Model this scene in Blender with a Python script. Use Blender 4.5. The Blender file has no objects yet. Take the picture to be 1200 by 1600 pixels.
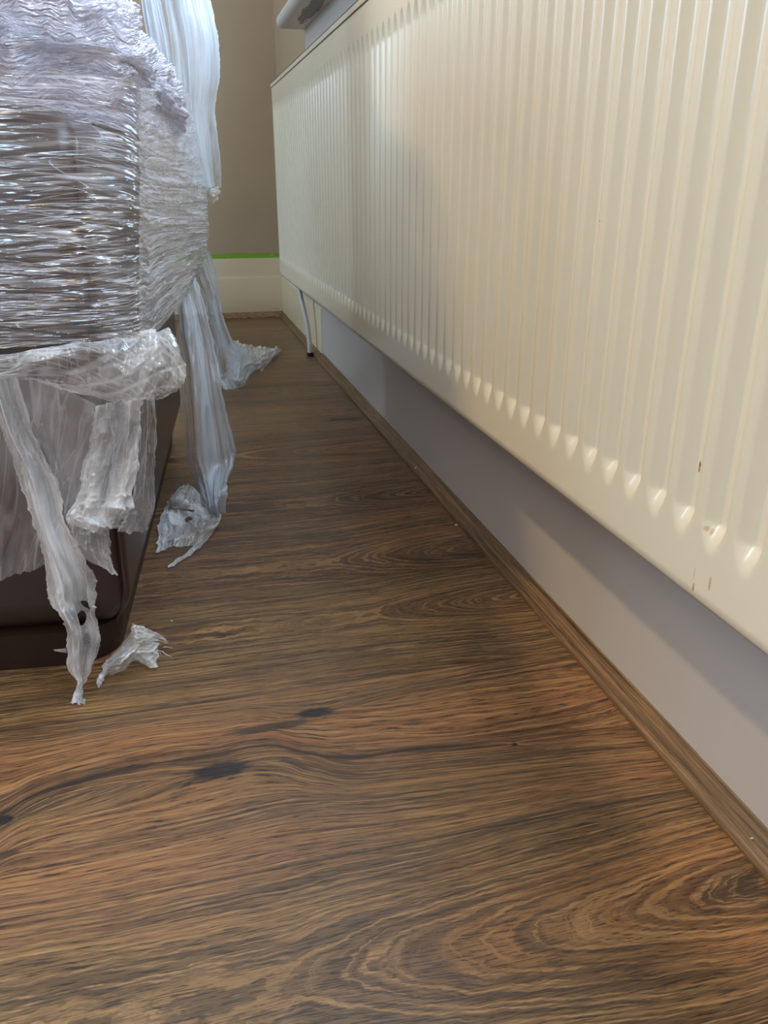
import bpy, bmesh, math, random
import numpy as np
from mathutils import Vector, Matrix
random.seed(4)
SC = bpy.context.scene
COL = SC.collection

# ------------------------------------------------------------------ camera
FPX = 1255.0
TH = math.radians(22.194)      # pitch below the horizon
PSI = math.radians(14.161)     # heading to the right of the room's long axis
cam_d = bpy.data.cameras.new('camera')
cam = bpy.data.objects.new('camera', cam_d)
COL.objects.link(cam)
cam.location = (0, 0, 0)
cam.rotation_euler = (math.pi/2 - TH, 0, -PSI)
cam_d.sensor_fit = 'VERTICAL'
cam_d.sensor_height = 36.0
cam_d.lens = FPX/1600*36.0
cam_d.clip_start = 0.01
SC.camera = cam
FW = np.array([math.sin(PSI)*math.cos(TH), math.cos(PSI)*math.cos(TH), -math.sin(TH)])
RT = np.array([math.cos(PSI), -math.sin(PSI), 0.0])
UP = np.cross(RT, FW)

# ------------------------------------------------------------------ light and exposure
SC.view_settings.view_transform = 'Standard'
SC.view_settings.look = 'None'
SC.view_settings.gamma = 1
SC.view_settings.use_curve_mapping = False
SC.view_settings.exposure = 0.12
SC.cycles.use_denoising = True
SC.cycles.max_bounces = 14
SC.cycles.transparent_max_bounces = 24
SC.cycles.diffuse_bounces = 6
SC.cycles.caustics_reflective = False
SC.cycles.caustics_refractive = False
SC.cycles.sample_clamp_indirect = 6.0

world = bpy.data.worlds.new('sky')
SC.world = world
world.use_nodes = True
wn = world.node_tree.nodes
wn['Background'].inputs[0].default_value = (0.62, 0.78, 1.0, 1)
wn['Background'].inputs[1].default_value = 1.2


def area(name, loc, rot, sx, sy, power, col, spread=math.pi):
    d = bpy.data.lights.new(name, 'AREA')
    d.shape = 'RECTANGLE'
    d.size, d.size_y = sx, sy
    d.energy = power
    d.color = col
    d.spread = spread
    o = bpy.data.objects.new(name, d)
    COL.objects.link(o)
    o.location = loc
    o.rotation_euler = rot
    return o


# daylight through the window above the radiator (right wall), shining into the room
area('daylight_radiator_window', (0.60, 0.45, 1.22), (0, math.radians(90), 0), 1.3, 3.7, 112, (0.66, 0.82, 1.0))
# daylight through the window behind the camera
area('daylight_front_window', (-1.45, -2.38, 0.85), (math.radians(90), 0, 0), 0.36, 1.5, 25, (0.58, 0.77, 1.0))
# cool fill from an unseen left-wall window, added to light the far radiator
area('cool_fill_left', (-2.97, 1.75, 1.05), (0, math.radians(-90), 0), 1.2, 1.3, 48, (0.56, 0.79, 1.0))
# the warm ceiling downlight of the room
lamp_d = bpy.data.lights.new('ceiling_downlight', 'SPOT')
lamp_d.energy = 195
lamp_d.color = (1.0, 0.71, 0.36)
lamp_d.shadow_soft_size = 0.05
lamp_d.spot_size = math.radians(44)
lamp_d.spot_blend = 0.75
lamp_o = bpy.data.objects.new('ceiling_downlight', lamp_d)
COL.objects.link(lamp_o)
lamp_o.location = (-1.0, 2.5, 2.15)
lamp_o.rotation_euler = (Vector((0.37, 0.25, -0.25)) - Vector(lamp_o.location)).to_track_quat('-Z', 'Y').to_euler()

# unseen warm fill added behind the camera to warm the near radiator
fill_d = bpy.data.lights.new('warm_fill', 'POINT')
fill_d.energy = 27
fill_d.color = (1.0, 0.72, 0.40)
fill_d.shadow_soft_size = 0.25
fill_o = bpy.data.objects.new('warm_fill', fill_d)
COL.objects.link(fill_o)
fill_o.location = (-1.5, -1.0, 1.75)

# ------------------------------------------------------------------ measures (metres, camera at the origin)
FZ = -0.5246                   # floor
CZ = 2.25                      # ceiling
XW = 0.44                      # face of the right wall under the window
YB = 3.50                      # back wall (face of its skirting)
XL, YF = -3.0, -2.4            # left wall, front wall (behind the camera)
XR = 0.37                      # radiator front


def ray(x, y):
    return FW + RT*((x-600)/FPX) + UP*((800-y)/FPX)


def D(x, y, Y):                # point seen at a pixel, at distance Y down the room
    r = ray(x, y)
    return r*(Y/r[1])


def G(x, y, h=0.0):            # point seen at a pixel, h above the floor
    r = ray(x, y)
    return r*((FZ+h)/r[2])


# sofa frame: turned a few degrees against the room
SO = np.array([-0.085, 0.857, 0.0])
SA = np.array([0.9968, -0.0797, 0.0])
SB = np.array([0.0797, 0.9968, 0.0])


def S(x, y, off=0.0):          # point on the plane of the sofa front, off in front of it
    r = ray(x, y)
    t = (SO @ SB - off)/(r @ SB)
    return r*t


# ------------------------------------------------------------------ helpers: objects
def tag(o, label=None, cat=None, group=None, kind=None):
    if label: o['label'] = label
    if cat: o['category'] = cat
    if group: o['group'] = group
    if kind: o['kind'] = kind
    return o


def empty(name, loc=(0, 0, 0), parent=None):
    o = bpy.data.objects.new(name, None)
    o.empty_display_size = 0.05
    COL.objects.link(o)
    o.location = loc
    if parent: o.parent = parent
    return o


def mesh(name, verts, faces, mat, parent=None, smooth=True, uv=None, crease=None):
    me = bpy.data.meshes.new(name)
    me.from_pydata([tuple(map(float, v)) for v in verts], [], faces)
    if uv is not None:
        lay = me.uv_layers.new(name='UVMap')
        idx = np.empty(len(me.loops), dtype=np.int32)
        me.loops.foreach_get('vertex_index', idx)
        lay.data.foreach_set('uv', np.asarray(uv, dtype=np.float32)[idx].ravel())
    if smooth:
        me.polygons.foreach_set('use_smooth', [True]*len(me.polygons))
    me.update()
    o = bpy.data.objects.new(name, me)
    if mat: me.materials.append(mat)
    COL.objects.link(o)
    if parent is not None:
        o.parent = parent
        o.matrix_parent_inverse = Matrix.Translation(-Vector(parent.location))
    return o


class MB:
    def __init__(s): s.v, s.f = [], []

    def box(s, a, b):
        n = len(s.v)
        (x0, y0, z0), (x1, y1, z1) = a, b
        s.v += [(x0, y0, z0), (x1, y0, z0), (x1, y1, z0), (x0, y1, z0), (x0, y0, z1), (x1, y0, z1), (x1, y1, z1), (x0, y1, z1)]
        s.f += [tuple(n+i for i in q) for q in ((0, 3, 2, 1), (4, 5, 6, 7), (0, 1, 5, 4), (1, 2, 6, 5), (2, 3, 7, 6), (3, 0, 4, 7))]
        return s

    def prism(s, prof, axis, a, b):        # profile of 2-D points pulled along axis 'x' or 'y'
        n = len(s.v)
        m = len(prof)
        for c in (a, b):
            for p, q in prof:
                s.v.append((c, p, q) if axis == 'x' else (p, c, q))
        for i in range(m):
            j = (i+1) % m
            s.f.append((n+i, n+j, n+m+j, n+m+i))
        s.f.append(tuple(n+i for i in reversed(range(m))))
        s.f.append(tuple(n+m+i for i in range(m)))
        return s

    def tube(s, pts, r, seg=16, cap=True):
        pts = [np.array(p, float) for p in pts]
        rr = r if isinstance(r, (list, tuple)) else [r]*len(pts)
        n0 = len(s.v)
        ref = np.array([0.3, 1.0, 0.17])
        for i, p in enumerate(pts):
            t = pts[min(i+1, len(pts)-1)] - pts[max(i-1, 0)]
            t /= np.linalg.norm(t)
            a = np.cross(t, ref); a /= np.linalg.norm(a)
            b = np.cross(t, a)
            for k in range(seg):
                w = 2*math.pi*k/seg
                s.v.append(tuple(p + rr[i]*(a*math.cos(w)+b*math.sin(w))))
        for i in range(len(pts)-1):
            for k in range(seg):
                k2 = (k+1) % seg
                s.f.append((n0+i*seg+k, n0+i*seg+k2, n0+(i+1)*seg+k2, n0+(i+1)*seg+k))
        if cap:
            s.f.append(tuple(n0+k for k in reversed(range(seg))))
            s.f.append(tuple(n0+(len(pts)-1)*seg+k for k in range(seg)))
        return s

    def build(s, name, mat, parent=None, bevel=0.0, smooth=False, seg=2):
        o = mesh(name, s.v, s.f, mat, parent, smooth)
        bm = bmesh.new(); bm.from_mesh(o.data)
        bmesh.ops.recalc_face_normals(bm, faces=bm.faces)
        bm.to_mesh(o.data); bm.free()
        if bevel:
            m = o.modifiers.new('bevel', 'BEVEL')
            m.width = bevel; m.segments = seg; m.limit_method = 'ANGLE'
            m.harden_normals = False
            o.data.polygons.foreach_set('use_smooth', [True]*len(o.data.polygons))
        return o


# ------------------------------------------------------------------ helpers: noise in numpy
def _hash(ix, iy, iz, seed):
    h = (ix*374761393 + iy*668265263 + iz*2147483647 + seed*1274126177) & 0xFFFFFFFF
    h = ((h ^ (h >> 13))*1274126177) & 0xFFFFFFFF
    h = (h ^ (h >> 16)) & 0xFFFFFF
    return h/float(0xFFFFFF)


def noise(x, y, z=0.0, seed=0):            # smooth value noise, 0..1
    x, y, z = np.broadcast_arrays(np.asarray(x, float), np.asarray(y, float), np.asarray(z, float))
    ix, iy, iz = [np.floor(a).astype(np.int64) for a in (x, y, z)]
    fx, fy, fz = x-ix, y-iy, z-iz
    fx, fy, fz = [a*a*a*(a*(a*6-15)+10) for a in (fx, fy, fz)]
    r = 0
    for dx in (0, 1):
        for dy in (0, 1):
            for dz in (0, 1):
                w = (fx if dx else 1-fx)*(fy if dy else 1-fy)*(fz if dz else 1-fz)
                r = r + w*_hash(ix+dx, iy+dy, iz+dz, seed)
    return r


def fbm(x, y, z=0.0, seed=0, oct=4):
    r, a, t = 0, 1.0, 0
    for i in range(oct):
        k = 2.03**i
        r = r + a*noise(np.asarray(x)*k, np.asarray(y)*k, np.asarray(z)*k, seed+17*i); t += a; a *= 0.5
    return r/t


def ridge(x, y, z=0.0, seed=0, oct=3):     # sharp creases
    r, a, t = 0, 1.0, 0
    for i in range(oct):
        k = 2.07**i
        n = 1-np.abs(2*noise(np.asarray(x)*k+3.7*i, np.asarray(y)*k, np.asarray(z)*k, seed+31*i)-1)
        r = r + a*n*n; t += a; a *= 0.5
    return r/t


def spline(P, n):                          # Catmull-Rom along axis 0
    P = np.asarray(P, float)
    m = len(P)
    if m == 2:
        t = np.linspace(0, 1, n).reshape((-1,)+(1,)*(P.ndim-1))
        return P[0]*(1-t)+P[1]*t
    Q = np.concatenate([[2*P[0]-P[1]], P, [2*P[-1]-P[-2]]])
    u = np.linspace(0, m-1, n)
    i = np.minimum(u.astype(int), m-2)
    t = (u-i).reshape((-1,)+(1,)*(P.ndim-1))
    a, b, c, d = Q[i], Q[i+1], Q[i+2], Q[i+3]
    return 0.5*((2*b)+(-a+c)*t+(2*a-5*b+4*c-d)*t**2+(-a+3*b-3*c+d)*t**3)


def normals(P):
    du = np.gradient(P, axis=1); dv = np.gradient(P, axis=0)
    n = np.cross(du, dv)
    l = np.linalg.norm(n, axis=2, keepdims=True)
    return n/np.maximum(l, 1e-9)


def sheet(name, rows, nu, nv, mat, parent=None, disp=None, keep=None, jag=(0, 0, 0, 0), seed=0, minz=None, post=None):
    """A thin film: control points rows[r][c] -> smooth grid, folded by disp(u, v, U, V) metres along its normal.
    jag = torn amplitude in metres at (left, right, top, bottom)."""
    C = np.array(rows, float)
    P = spline(C, nv)
    P = spline(P.transpose(1, 0, 2), nu).transpose(1, 0, 2)
    u = np.linspace(0, 1, nu)[None, :].repeat(nv, 0)
    v = np.linspace(0, 1, nv)[:, None].repeat(nu, 1)
    seg = np.linalg.norm(np.diff(P, axis=1), axis=2)
    W = np.mean(seg.sum(1))
    L = np.mean(np.linalg.norm(np.diff(P, axis=0), axis=2).sum(0))
    U, V = u*W, v*L
    N = -normals(P)
    # torn edges: push the border rows in or out along the sheet
    l, r, t, b = jag
    def rag(x, s):
        return (ridge(x*70, s*9.1, 0, seed+s, 4)-0.45)*1.6 + (noise(x*28, s*3.3, 0, seed+5+s)-0.5)
    du = P[:, -1:]-P[:, :1]
    du = du/np.maximum(np.linalg.norm(du, axis=2, keepdims=True), 1e-9)
    dv = P[-1:]-P[:1]
    dv = dv/np.maximum(np.linalg.norm(dv, axis=2, keepdims=True), 1e-9)
    if l: P = P - du*(l*rag(V, 1)*np.clip(1-u*W/(4*l+1e-6), 0, 1)**1.0)[..., None]
    if r: P = P + du*(r*rag(V, 2)*np.clip(1-(1-u)*W/(4*r+1e-6), 0, 1))[..., None]
    if t: P = P - dv*(t*rag(U, 3)*np.clip(1-v*L/(4*t+1e-6), 0, 1))[..., None]
    if b: P = P + dv*(b*rag(U, 4)*np.clip(1-(1-v)*L/(4*b+1e-6), 0, 1))[..., None]
    if disp is not None:
        P = P + N*disp(u, v, U, V)[..., None]
    if post is not None:
        P = post(P, u, v, U, V)
    if minz is not None:
        low = minz + 0.004*noise(P[..., 0]*60, P[..., 1]*60, 0, seed+9)
        P[..., 2] = np.where(P[..., 2] < low, low, P[..., 2])
    K = np.ones((nv-1, nu-1), bool)
    if keep is not None:
        k = keep(u, v, U, V)
        K = k[:-1, :-1] & k[1:, :-1] & k[:-1, 1:] & k[1:, 1:]
    idx = np.arange(nu*nv).reshape(nv, nu)
    f = np.stack([idx[:-1, :-1][K], idx[:-1, 1:][K], idx[1:, 1:][K], idx[1:, :-1][K]], 1)
    used = np.unique(f)
    remap = -np.ones(nu*nv, int); remap[used] = np.arange(len(used))
    f = remap[f]
    verts = P.reshape(-1, 3)[used]
    uv = np.stack([U, V], 2).reshape(-1, 2)[used]
    return mesh(name, verts, [tuple(int(i) for i in q) for q in f], mat, parent, True, uv)


# ------------------------------------------------------------------ helpers: materials
class NT:
    def __init__(s, name):
        s.m = bpy.data.materials.new(name)
        s.m.use_nodes = True
        s.t = s.m.node_tree
        s.t.nodes.clear()
        s.out = s.t.nodes.new('ShaderNodeOutputMaterial')

    def n(s, typ, **kw):
        nd = s.t.nodes.new('ShaderNode'+typ)
        for k, v in kw.items(): setattr(nd, k, v)
        return nd

    def put(s, sock, v):
        if v is None: return
        if hasattr(v, 'is_linked'): s.t.links.new(v, sock)
        elif isinstance(v, (tuple, list)) and len(v) == 3 and sock.type == 'RGBA': sock.default_value = (*v, 1)
        else: sock.default_value = v

    def ma(s, op, a, b=None, c=None, clamp=False):
        nd = s.n('Math', operation=op, use_clamp=clamp)
        s.put(nd.inputs[0], a); s.put(nd.inputs[1], b); s.put(nd.inputs[2], c)
        return nd.outputs[0]

    def add(s, a, b): return s.ma('ADD', a, b)
    def sub(s, a, b): return s.ma('SUBTRACT', a, b)
    def mul(s, a, b): return s.ma('MULTIPLY', a, b)
    def mulc(s, a, b): return s.ma('MULTIPLY', a, b, clamp=True)

    def rng(s, v, a, b, c=0.0, d=1.0, smooth=True):
        nd = s.n('MapRange', clamp=True)
        if smooth: nd.interpolation_type = 'SMOOTHSTEP'
        s.put(nd.inputs[0], v)
        for i, q in enumerate((a, b, c, d)): s.put(nd.inputs[i+1], q)
        return nd.outputs[0]

    def pos(s, kind='Object'): return s.n('TexCoord').outputs[kind]

    def xyz(s, v):
        nd = s.n('SeparateXYZ'); s.put(nd.inputs[0], v); return nd.outputs

    def vec(s, x=0.0, y=0.0, z=0.0):
        nd = s.n('CombineXYZ')
        for i, q in enumerate((x, y, z)): s.put(nd.inputs[i], q)
        return nd.outputs[0]

    def noise(s, v, scale=1.0, detail=3.0, rough=0.5, dist=0.0):
        nd = s.n('TexNoise')
        s.put(nd.inputs['Vector'], v); nd.inputs['Scale'].default_value = scale
        nd.inputs['Detail'].default_value = detail; nd.inputs['Roughness'].default_value = rough
        nd.inputs['Distortion'].default_value = dist
        return nd.outputs['Fac']

    def mapv(s, v, loc=(0, 0, 0), rot=(0, 0, 0), scale=(1, 1, 1)):
        nd = s.n('Mapping'); s.put(nd.inputs[0], v)
        nd.inputs['Location'].default_value = loc; nd.inputs['Rotation'].default_value = rot; nd.inputs['Scale'].default_value = scale
        return nd.outputs[0]

    def mix(s, f, a, b, mode='MIX'):
        nd = s.n('Mix', data_type='RGBA', blend_type=mode)
        s.put(nd.inputs[0], f)
        ia = [i for i in nd.inputs if i.type == 'RGBA']
        s.put(ia[0], a); s.put(ia[1], b)
        return [o for o in nd.outputs if o.type == 'RGBA'][0]

    def ramp(s, f, stops, mode='LINEAR'):
        nd = s.n('ValToRGB'); s.put(nd.inputs[0], f)
        cr = nd.color_ramp; cr.interpolation = mode
        while len(cr.elements) < len(stops): cr.elements.new(0.5)
        for e, (p, c) in zip(cr.elements, stops):
            e.position = p; e.color = (*c, 1)
        return nd.outputs[0]

    def bump(s, h, strength=0.3, dist=0.002, nrm=None):
        nd = s.n('Bump'); s.put(nd.inputs['Height'], h)
        nd.inputs['Strength'].default_value = strength; nd.inputs['Distance'].default_value = dist
        if nrm is not None: s.put(nd.inputs['Normal'], nrm)
        return nd.outputs[0]

    def pbr(s, col, rough=0.5, nrm=None, spec=0.5, coat=0.0, coat_rough=0.1):
        nd = s.n('BsdfPrincipled')
        s.put(nd.inputs['Base Color'], col); s.put(nd.inputs['Roughness'], rough)
        nd.inputs['Specular IOR Level'].default_value = spec
        nd.inputs['Coat Weight'].default_value = coat; nd.inputs['Coat Roughness'].default_value = coat_rough
        if nrm is not None: s.put(nd.inputs['Normal'], nrm)
        s.t.links.new(nd.outputs[0], s.out.inputs[0])
        return s.m


def lin(r, g, b):              # sRGB 0..255 -> linear
    f = lambda c: (c/255/12.92) if c/255 <= 0.04045 else ((c/255+0.055)/1.055)**2.4
    return (f(r), f(g), f(b))


def paint(name, col, rough=0.55, scale=40, var=0.05, bump=0.05, spec=0.4):
    t = NT(name)
    p = t.pos()
    n = t.noise(p, 3.0, 4)
    n2 = t.noise(p, scale*6, 3)
    c = t.mix(t.rng(n, 0.35, 0.7), col, tuple(x*(1-var) for x in col))
    return t.pbr(c, rough, t.bump(n2, bump, 0.001), spec)


M = {}
M['wall'] = paint('beige_emulsion', lin(176, 157, 132), 0.7)
M['panel'] = paint('lilac_grey_emulsion', lin(200, 194, 190), 0.42, spec=0.45)
M['ceiling'] = paint('white_emulsion', lin(232, 228, 220), 0.8)
M['skirt'] = paint('cream_gloss', lin(226, 212, 184), 0.35)
M['frame'] = paint('white_gloss', lin(228, 228, 226), 0.3)


def radiator_mat():
    t = NT('cream_enamel')
    p = t.pos()
    o = t.xyz(p)
    y, z = o[1], o[2]
    base = t.mix(t.rng(t.noise(p, 2.0, 3), 0.35, 0.7), lin(230, 223, 203), lin(225, 217, 196))
    rust = None
    # small rust spots and drips where the enamel has gone
    for (cx, cy, ry, rz, k) in RUST:
        dy = t.ma('DIVIDE', t.sub(y, cx), ry); dz = t.ma('DIVIDE', t.sub(z, cy), rz)
        r = t.add(t.mul(dy, dy), t.mul(dz, dz))
        r = t.add(r, t.mul(t.sub(t.noise(p, 350, 2), 0.5), 1.2))
        mk = t.mul(t.rng(r, 1.15, 0.55), k)
        rust = mk if rust is None else t.ma('MAXIMUM', rust, mk)
    rc = t.ramp(t.noise(p, 500, 3), [(0.35, lin(150, 95, 50)), (0.62, lin(205, 160, 105))])
    # scuffs at the top of the far end
    c = t.mix(rust, base, rc)
    n = t.noise(t.mapv(p, scale=(1, 1, 0.6)), 60, 3)
    n2 = t.noise(p, 900, 2)
    h = t.add(t.mul(n, 0.6), t.mul(n2, 0.12))
    return t.pbr(c, 0.27, t.bump(h, 0.10, 0.002), 0.5, 0.25, 0.12)


def radpt(x, y):
    r = ray(x, y)*1.0
    q = r*(XR/r[0])
    return q[1], q[2]


RUST = []
for (x, y, ry, rz, k) in [(1079, 730, .0016, .0050, 1.0), (1083, 918, .0013, .0042, .75), (1109, 912, .0014, .0062, .55), (1101, 826, .0022, .0022, .5),
                          (1106, 832, .0016, .003, .5), (937, 345, .001, .0012, .7), (1085, 895, .0010, .006, .25), (790, 622, .0012, .0012, .7)]:
    a, b = radpt(x, y)
    RUST.append((a, b, ry, rz, k))
M['radiator'] = radiator_mat()
M['pipe'] = paint('white_pipe_paint', lin(205, 203, 205), 0.3)
M['dark'] = paint('black_rubber', lin(28, 24, 22), 0.6)


def wood_colour(t, X, g, rnd, tone):
    pass


def floor_mat():
    t = NT('dark_oak_laminate')
    p = t.pos()
    o = t.xyz(p)
    X, Y = o[0], o[1]
    v = t.ma('DIVIDE', t.sub(Y, 0.0126), 0.2492)
    k = t.ma('FLOOR', v)
    fr = t.sub(v, k)
    wn_ = t.n('TexWhiteNoise', noise_dimensions='1D'); t.put(wn_.inputs['W'], t.add(k, 0.37))
    rnd = wn_.outputs['Value']
    wn2 = t.n('TexWhiteNoise', noise_dimensions='1D'); t.put(wn2.inputs['W'], t.add(k, 7.71))
    rnd2 = wn2.outputs['Value']
    off = t.mul(rnd, 13.0)

    def gauss(cx, cy, rx, ry):
        dx = t.ma('DIVIDE', t.sub(X, cx), rx); dy = t.ma('DIVIDE', t.sub(Y, cy), ry)
        return t.ma('EXPONENT', t.mul(t.add(t.mul(dx, dx), t.mul(dy, dy)), -1.0))

    # the dark crack that runs along the knotty plank
    fc = t.n('FloatCurve')
    cm = fc.mapping
    cpts = CRACK
    cv = cm.curves[0]
    while len(cv.points) < len(cpts): cv.points.new(0.5, 0.5)
    for q, (a, b) in zip(cv.points, cpts):
        q.location = (a, b); q.handle_type = 'AUTO'
    cm.update()
    t.put(fc.inputs['Value'], t.rng(X, -0.3, 0.5, 0, 1, False))
    crackY = t.add(t.mul(t.sub(fc.outputs[0], 0.5), 0.2), 0.66)
    dcr = t.sub(Y, crackY)
    plank1 = t.mul(t.rng(Y, 0.506, 0.512), t.rng(Y, 0.762, 0.756))
    near_cr = t.mul(t.ma('EXPONENT', t.mul(t.mul(dcr, dcr), -1/(0.06**2))), plank1)

    # waviness of the grain
    w1 = t.sub(t.noise(t.vec(t.mul(X, 2.2), t.add(t.mul(Y, 7), off), 0), 1, 2), 0.5)
    w2 = t.sub(t.noise(t.vec(t.mul(X, 9.0), t.add(t.mul(Y, 26), off), 3.0), 1, 2), 0.5)
    g = t.add(Y, t.add(t.mul(w1, 0.045), t.mul(w2, 0.007)))
    g = t.add(g, t.mul(near_cr, t.mul(t.sub(0.66, crackY), 0.9)))
    dark = None
    for (cx, cy, rx, ry, s, wp) in KNOTS:
        e = gauss(cx, cy, rx, ry)
        e2 = gauss(cx, cy, rx*2.6, ry*2.2)
        g = t.add(g, t.mul(t.mul(e2, wp), t.ma('SIGN', t.sub(Y, cy))))
        nn = t.noise(t.vec(t.mul(X, 60), t.mul(g, 190), 0), 1, 4, 0.6)
        d = t.mulc(t.mul(t.rng(t.add(e, t.mul(t.sub(nn, 0.5), 0.7)), 0.25, 0.75), s), 1.0)
        dark = d if dark is None else t.ma('MAXIMUM', dark, d)

    # cathedral figures: each plank is cut across its own growth rings
    wob = t.sub(t.noise(t.vec(t.mul(X, 30), t.mul(Y, 55), 6.0), 1, 3, 0.6), 0.5)
    gg = g
    for (y0, y1, cy, xe, ln, a, sgn) in CATH:
        mk = t.mul(t.ma('GREATER_THAN', Y, y0), t.ma('LESS_THAN', Y, y1))
        hh = t.mul(t.ma('MINIMUM', t.ma('MAXIMUM', t.mul(t.sub(xe, X), sgn), 0.0), ln), a)
        hh = t.add(hh, t.mul(wob, 0.007))
        q = t.sub(g, cy)
        r = t.add(t.ma('SQRT', t.add(t.mul(q, q), t.add(t.mul(hh, hh), 0.000004))), cy)
        gg = t.add(t.mul(gg, t.sub(1.0, mk)), t.mul(r, mk))

    # broad colour bands
    b1 = t.noise(t.vec(t.add(t.mul(X, 1.3), off), t.mul(gg, 22), t.mul(rnd, 5)), 1, 3, 0.55)
    b2 = t.noise(t.vec(t.add(t.mul(X, 3.0), off), t.mul(gg, 60), 4.2), 1, 3, 0.6)
    b = t.add(t.mul(b1, 0.62), t.mul(b2, 0.38))
    b = t.add(b, t.mul(t.sub(rnd2, 0.5), 0.06))
    col = t.ramp(b, [(0.28, lin(62, 50, 42)), (0.42, lin(96, 74, 56)), (0.52, lin(122, 92, 66)), (0.62, lin(140, 104, 71)), (0.75, lin(154, 116, 78))])
    tint = t.mix(t.rng(t.noise(t.vec(t.mul(X, 1.6), t.add(t.mul(gg, 14), off), 9.0), 1, 2), 0.38, 0.62), (0.95, 1.0, 0.93), (1.05, 0.97, 0.90))
    col = t.mix(1.0, col, tint, 'MULTIPLY')
    # plank tone
    tone = t.mix(rnd, (0.86, 0.84, 0.82), (1.08, 1.05, 1.0))
    col = t.mix(1.0, col, tone, 'MULTIPLY')
    col = t.mix(1.0, col, (1.14, 1.12, 1.10), 'MULTIPLY')
    for (y0, y1, c) in PLANK:
        mk = t.mul(t.rng(Y, y0, y0+0.001), t.rng(Y, y1, y1-0.001))
        col = t.mix(mk, col, t.mix(1.0, col, c, 'MULTIPLY'))
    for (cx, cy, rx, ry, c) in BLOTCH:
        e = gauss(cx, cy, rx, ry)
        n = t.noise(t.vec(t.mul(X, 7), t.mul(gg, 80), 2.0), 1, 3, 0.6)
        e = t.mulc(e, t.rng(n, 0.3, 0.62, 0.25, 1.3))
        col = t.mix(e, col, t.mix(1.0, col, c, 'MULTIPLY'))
    # growth rings, fibres: light streaks and dark pores
    f3 = t.noise(t.vec(t.add(t.mul(X, 2.0), off), t.mul(gg, 210), 7.0), 1, 2, 0.6)
    f1 = t.noise(t.vec(t.add(t.mul(X, 9), off), t.mul(gg, 420), 1.0), 1, 3, 0.65)
    f2 = t.noise(t.vec(t.add(t.mul(X, 38), off), t.mul(g, 760), 5.0), 1, 3, 0.65)
    col = t.mix(t.mul(t.rng(f3, 0.50, 0.36), 0.55), col, lin(60, 45, 36))
    col = t.mix(t.mul(t.rng(f3, 0.56, 0.66), 0.45), col, lin(172, 130, 84))
    lt = t.mul(t.rng(f1, 0.50, 0.62), t.rng(f2, 0.40, 0.58))
    col = t.mix(t.mul(lt, 0.62), col, lin(184, 142, 96))
    pores = t.mul(t.rng(f2, 0.52, 0.42), t.rng(f1, 0.56, 0.44))
    col = t.mix(t.mul(pores, 0.85), col, lin(44, 34, 28))
    # crack
    nn = t.noise(t.vec(t.mul(X, 16), t.mul(Y, 40), 0), 1, 3)
    cw = t.rng(nn, 0.3, 0.7, 0.002, 0.010)
    ck = t.mul(t.rng(t.ma('ABSOLUTE', dcr), cw, 0.0004), plank1)
    ck = t.mul(ck, t.mul(t.rng(X, -0.30, -0.22), t.rng(X, 0.34, 0.20)))
    col = t.mix(t.mul(ck, 0.80), col, lin(34, 28, 26))
    soft = t.mul(t.mul(t.ma('EXPONENT', t.mul(t.mul(dcr, dcr), -1/(0.017**2))), plank1), t.rng(X, 0.34, 0.16))
    col = t.mix(t.mul(soft, 0.5), col, t.mix(1.0, col, (0.52, 0.52, 0.55), 'MULTIPLY'))
    col = t.mix(dark, col, lin(36, 31, 29))
    # bevelled seams between planks
    sd = t.ma('MINIMUM', fr, t.sub(1.0, fr))
    seam = t.rng(sd, 0.006, 0.0015)
    col = t.mix(t.mul(seam, 0.6), col, lin(40, 30, 24))
    h = t.add(t.mul(f2, 0.35), t.add(t.mul(f1, 0.4), t.mul(pores, -0.5)))
    h = t.sub(h, t.mul(seam, 0.8))
    rough = t.rng(f1, 0.3, 0.7, 0.29, 0.42)
    return t.pbr(col, rough, t.bump(h, 0.30, 0.0012), 0.6)


def fpx(x, y):
    q = G(x, y); return float(q[0]), float(q[1])


CRACK = []
for (x, y) in [(-60, 1300), (0, 1272), (60, 1240), (120, 1220), (220, 1197), (330, 1180), (400, 1166), (480, 1176), (560, 1183), (620, 1174), (720, 1166), (900, 1150)]:
    a, b = fpx(x, y)
    CRACK.append(((a+0.3)/0.8, (b-0.66)/0.2+0.5))
CRACK = [(min(max(a, 0), 1), min(max(b, 0), 1)) for a, b in CRACK]
KNOTS = []
for (x, y, rx, ry, s, wp) in [(345, 1203, .034, .014, .95, .014), (492, 1114, .024, .010, 1.0, .010), (425, 1136, .055, .008, .8, .004), (2, 1282, .012, .008, 1.0, .006), (804, 1163, .0035, .0028, 1.0, .003),
                              (10, 1335, .014, .005, .6, .004), (538, 655, .05, .016, .8, .01), (505, 602, .05, .010, .5, .004)]:
    a, b = fpx(x, y)
    KNOTS.append((a, b, rx, ry, s, wp))
CATH = []      # plank from y0 to y1: axis cy, the figure ends at xe, length, steepness, side
for k, (cy, xe, ln, a, sg) in {1: (.400, .56, .52, .13, 1), 3: (.905, .46, .24, .20, 1), 4: (1.075, .50, .30, .22, 1), 5: (1.33, .45, .22, .22, 1), 6: (1.62, .40, .4, .16, 1), 7: (1.93, .30, .5, .2, -1), 8: (2.15, .35, .5, .2, 1), 0: (.12, .3, .5, .15, 1)}.items():
    CATH.append((0.0126+k*.2492, 0.0126+(k+1)*.2492, cy, xe, ln, a, sg))
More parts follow.
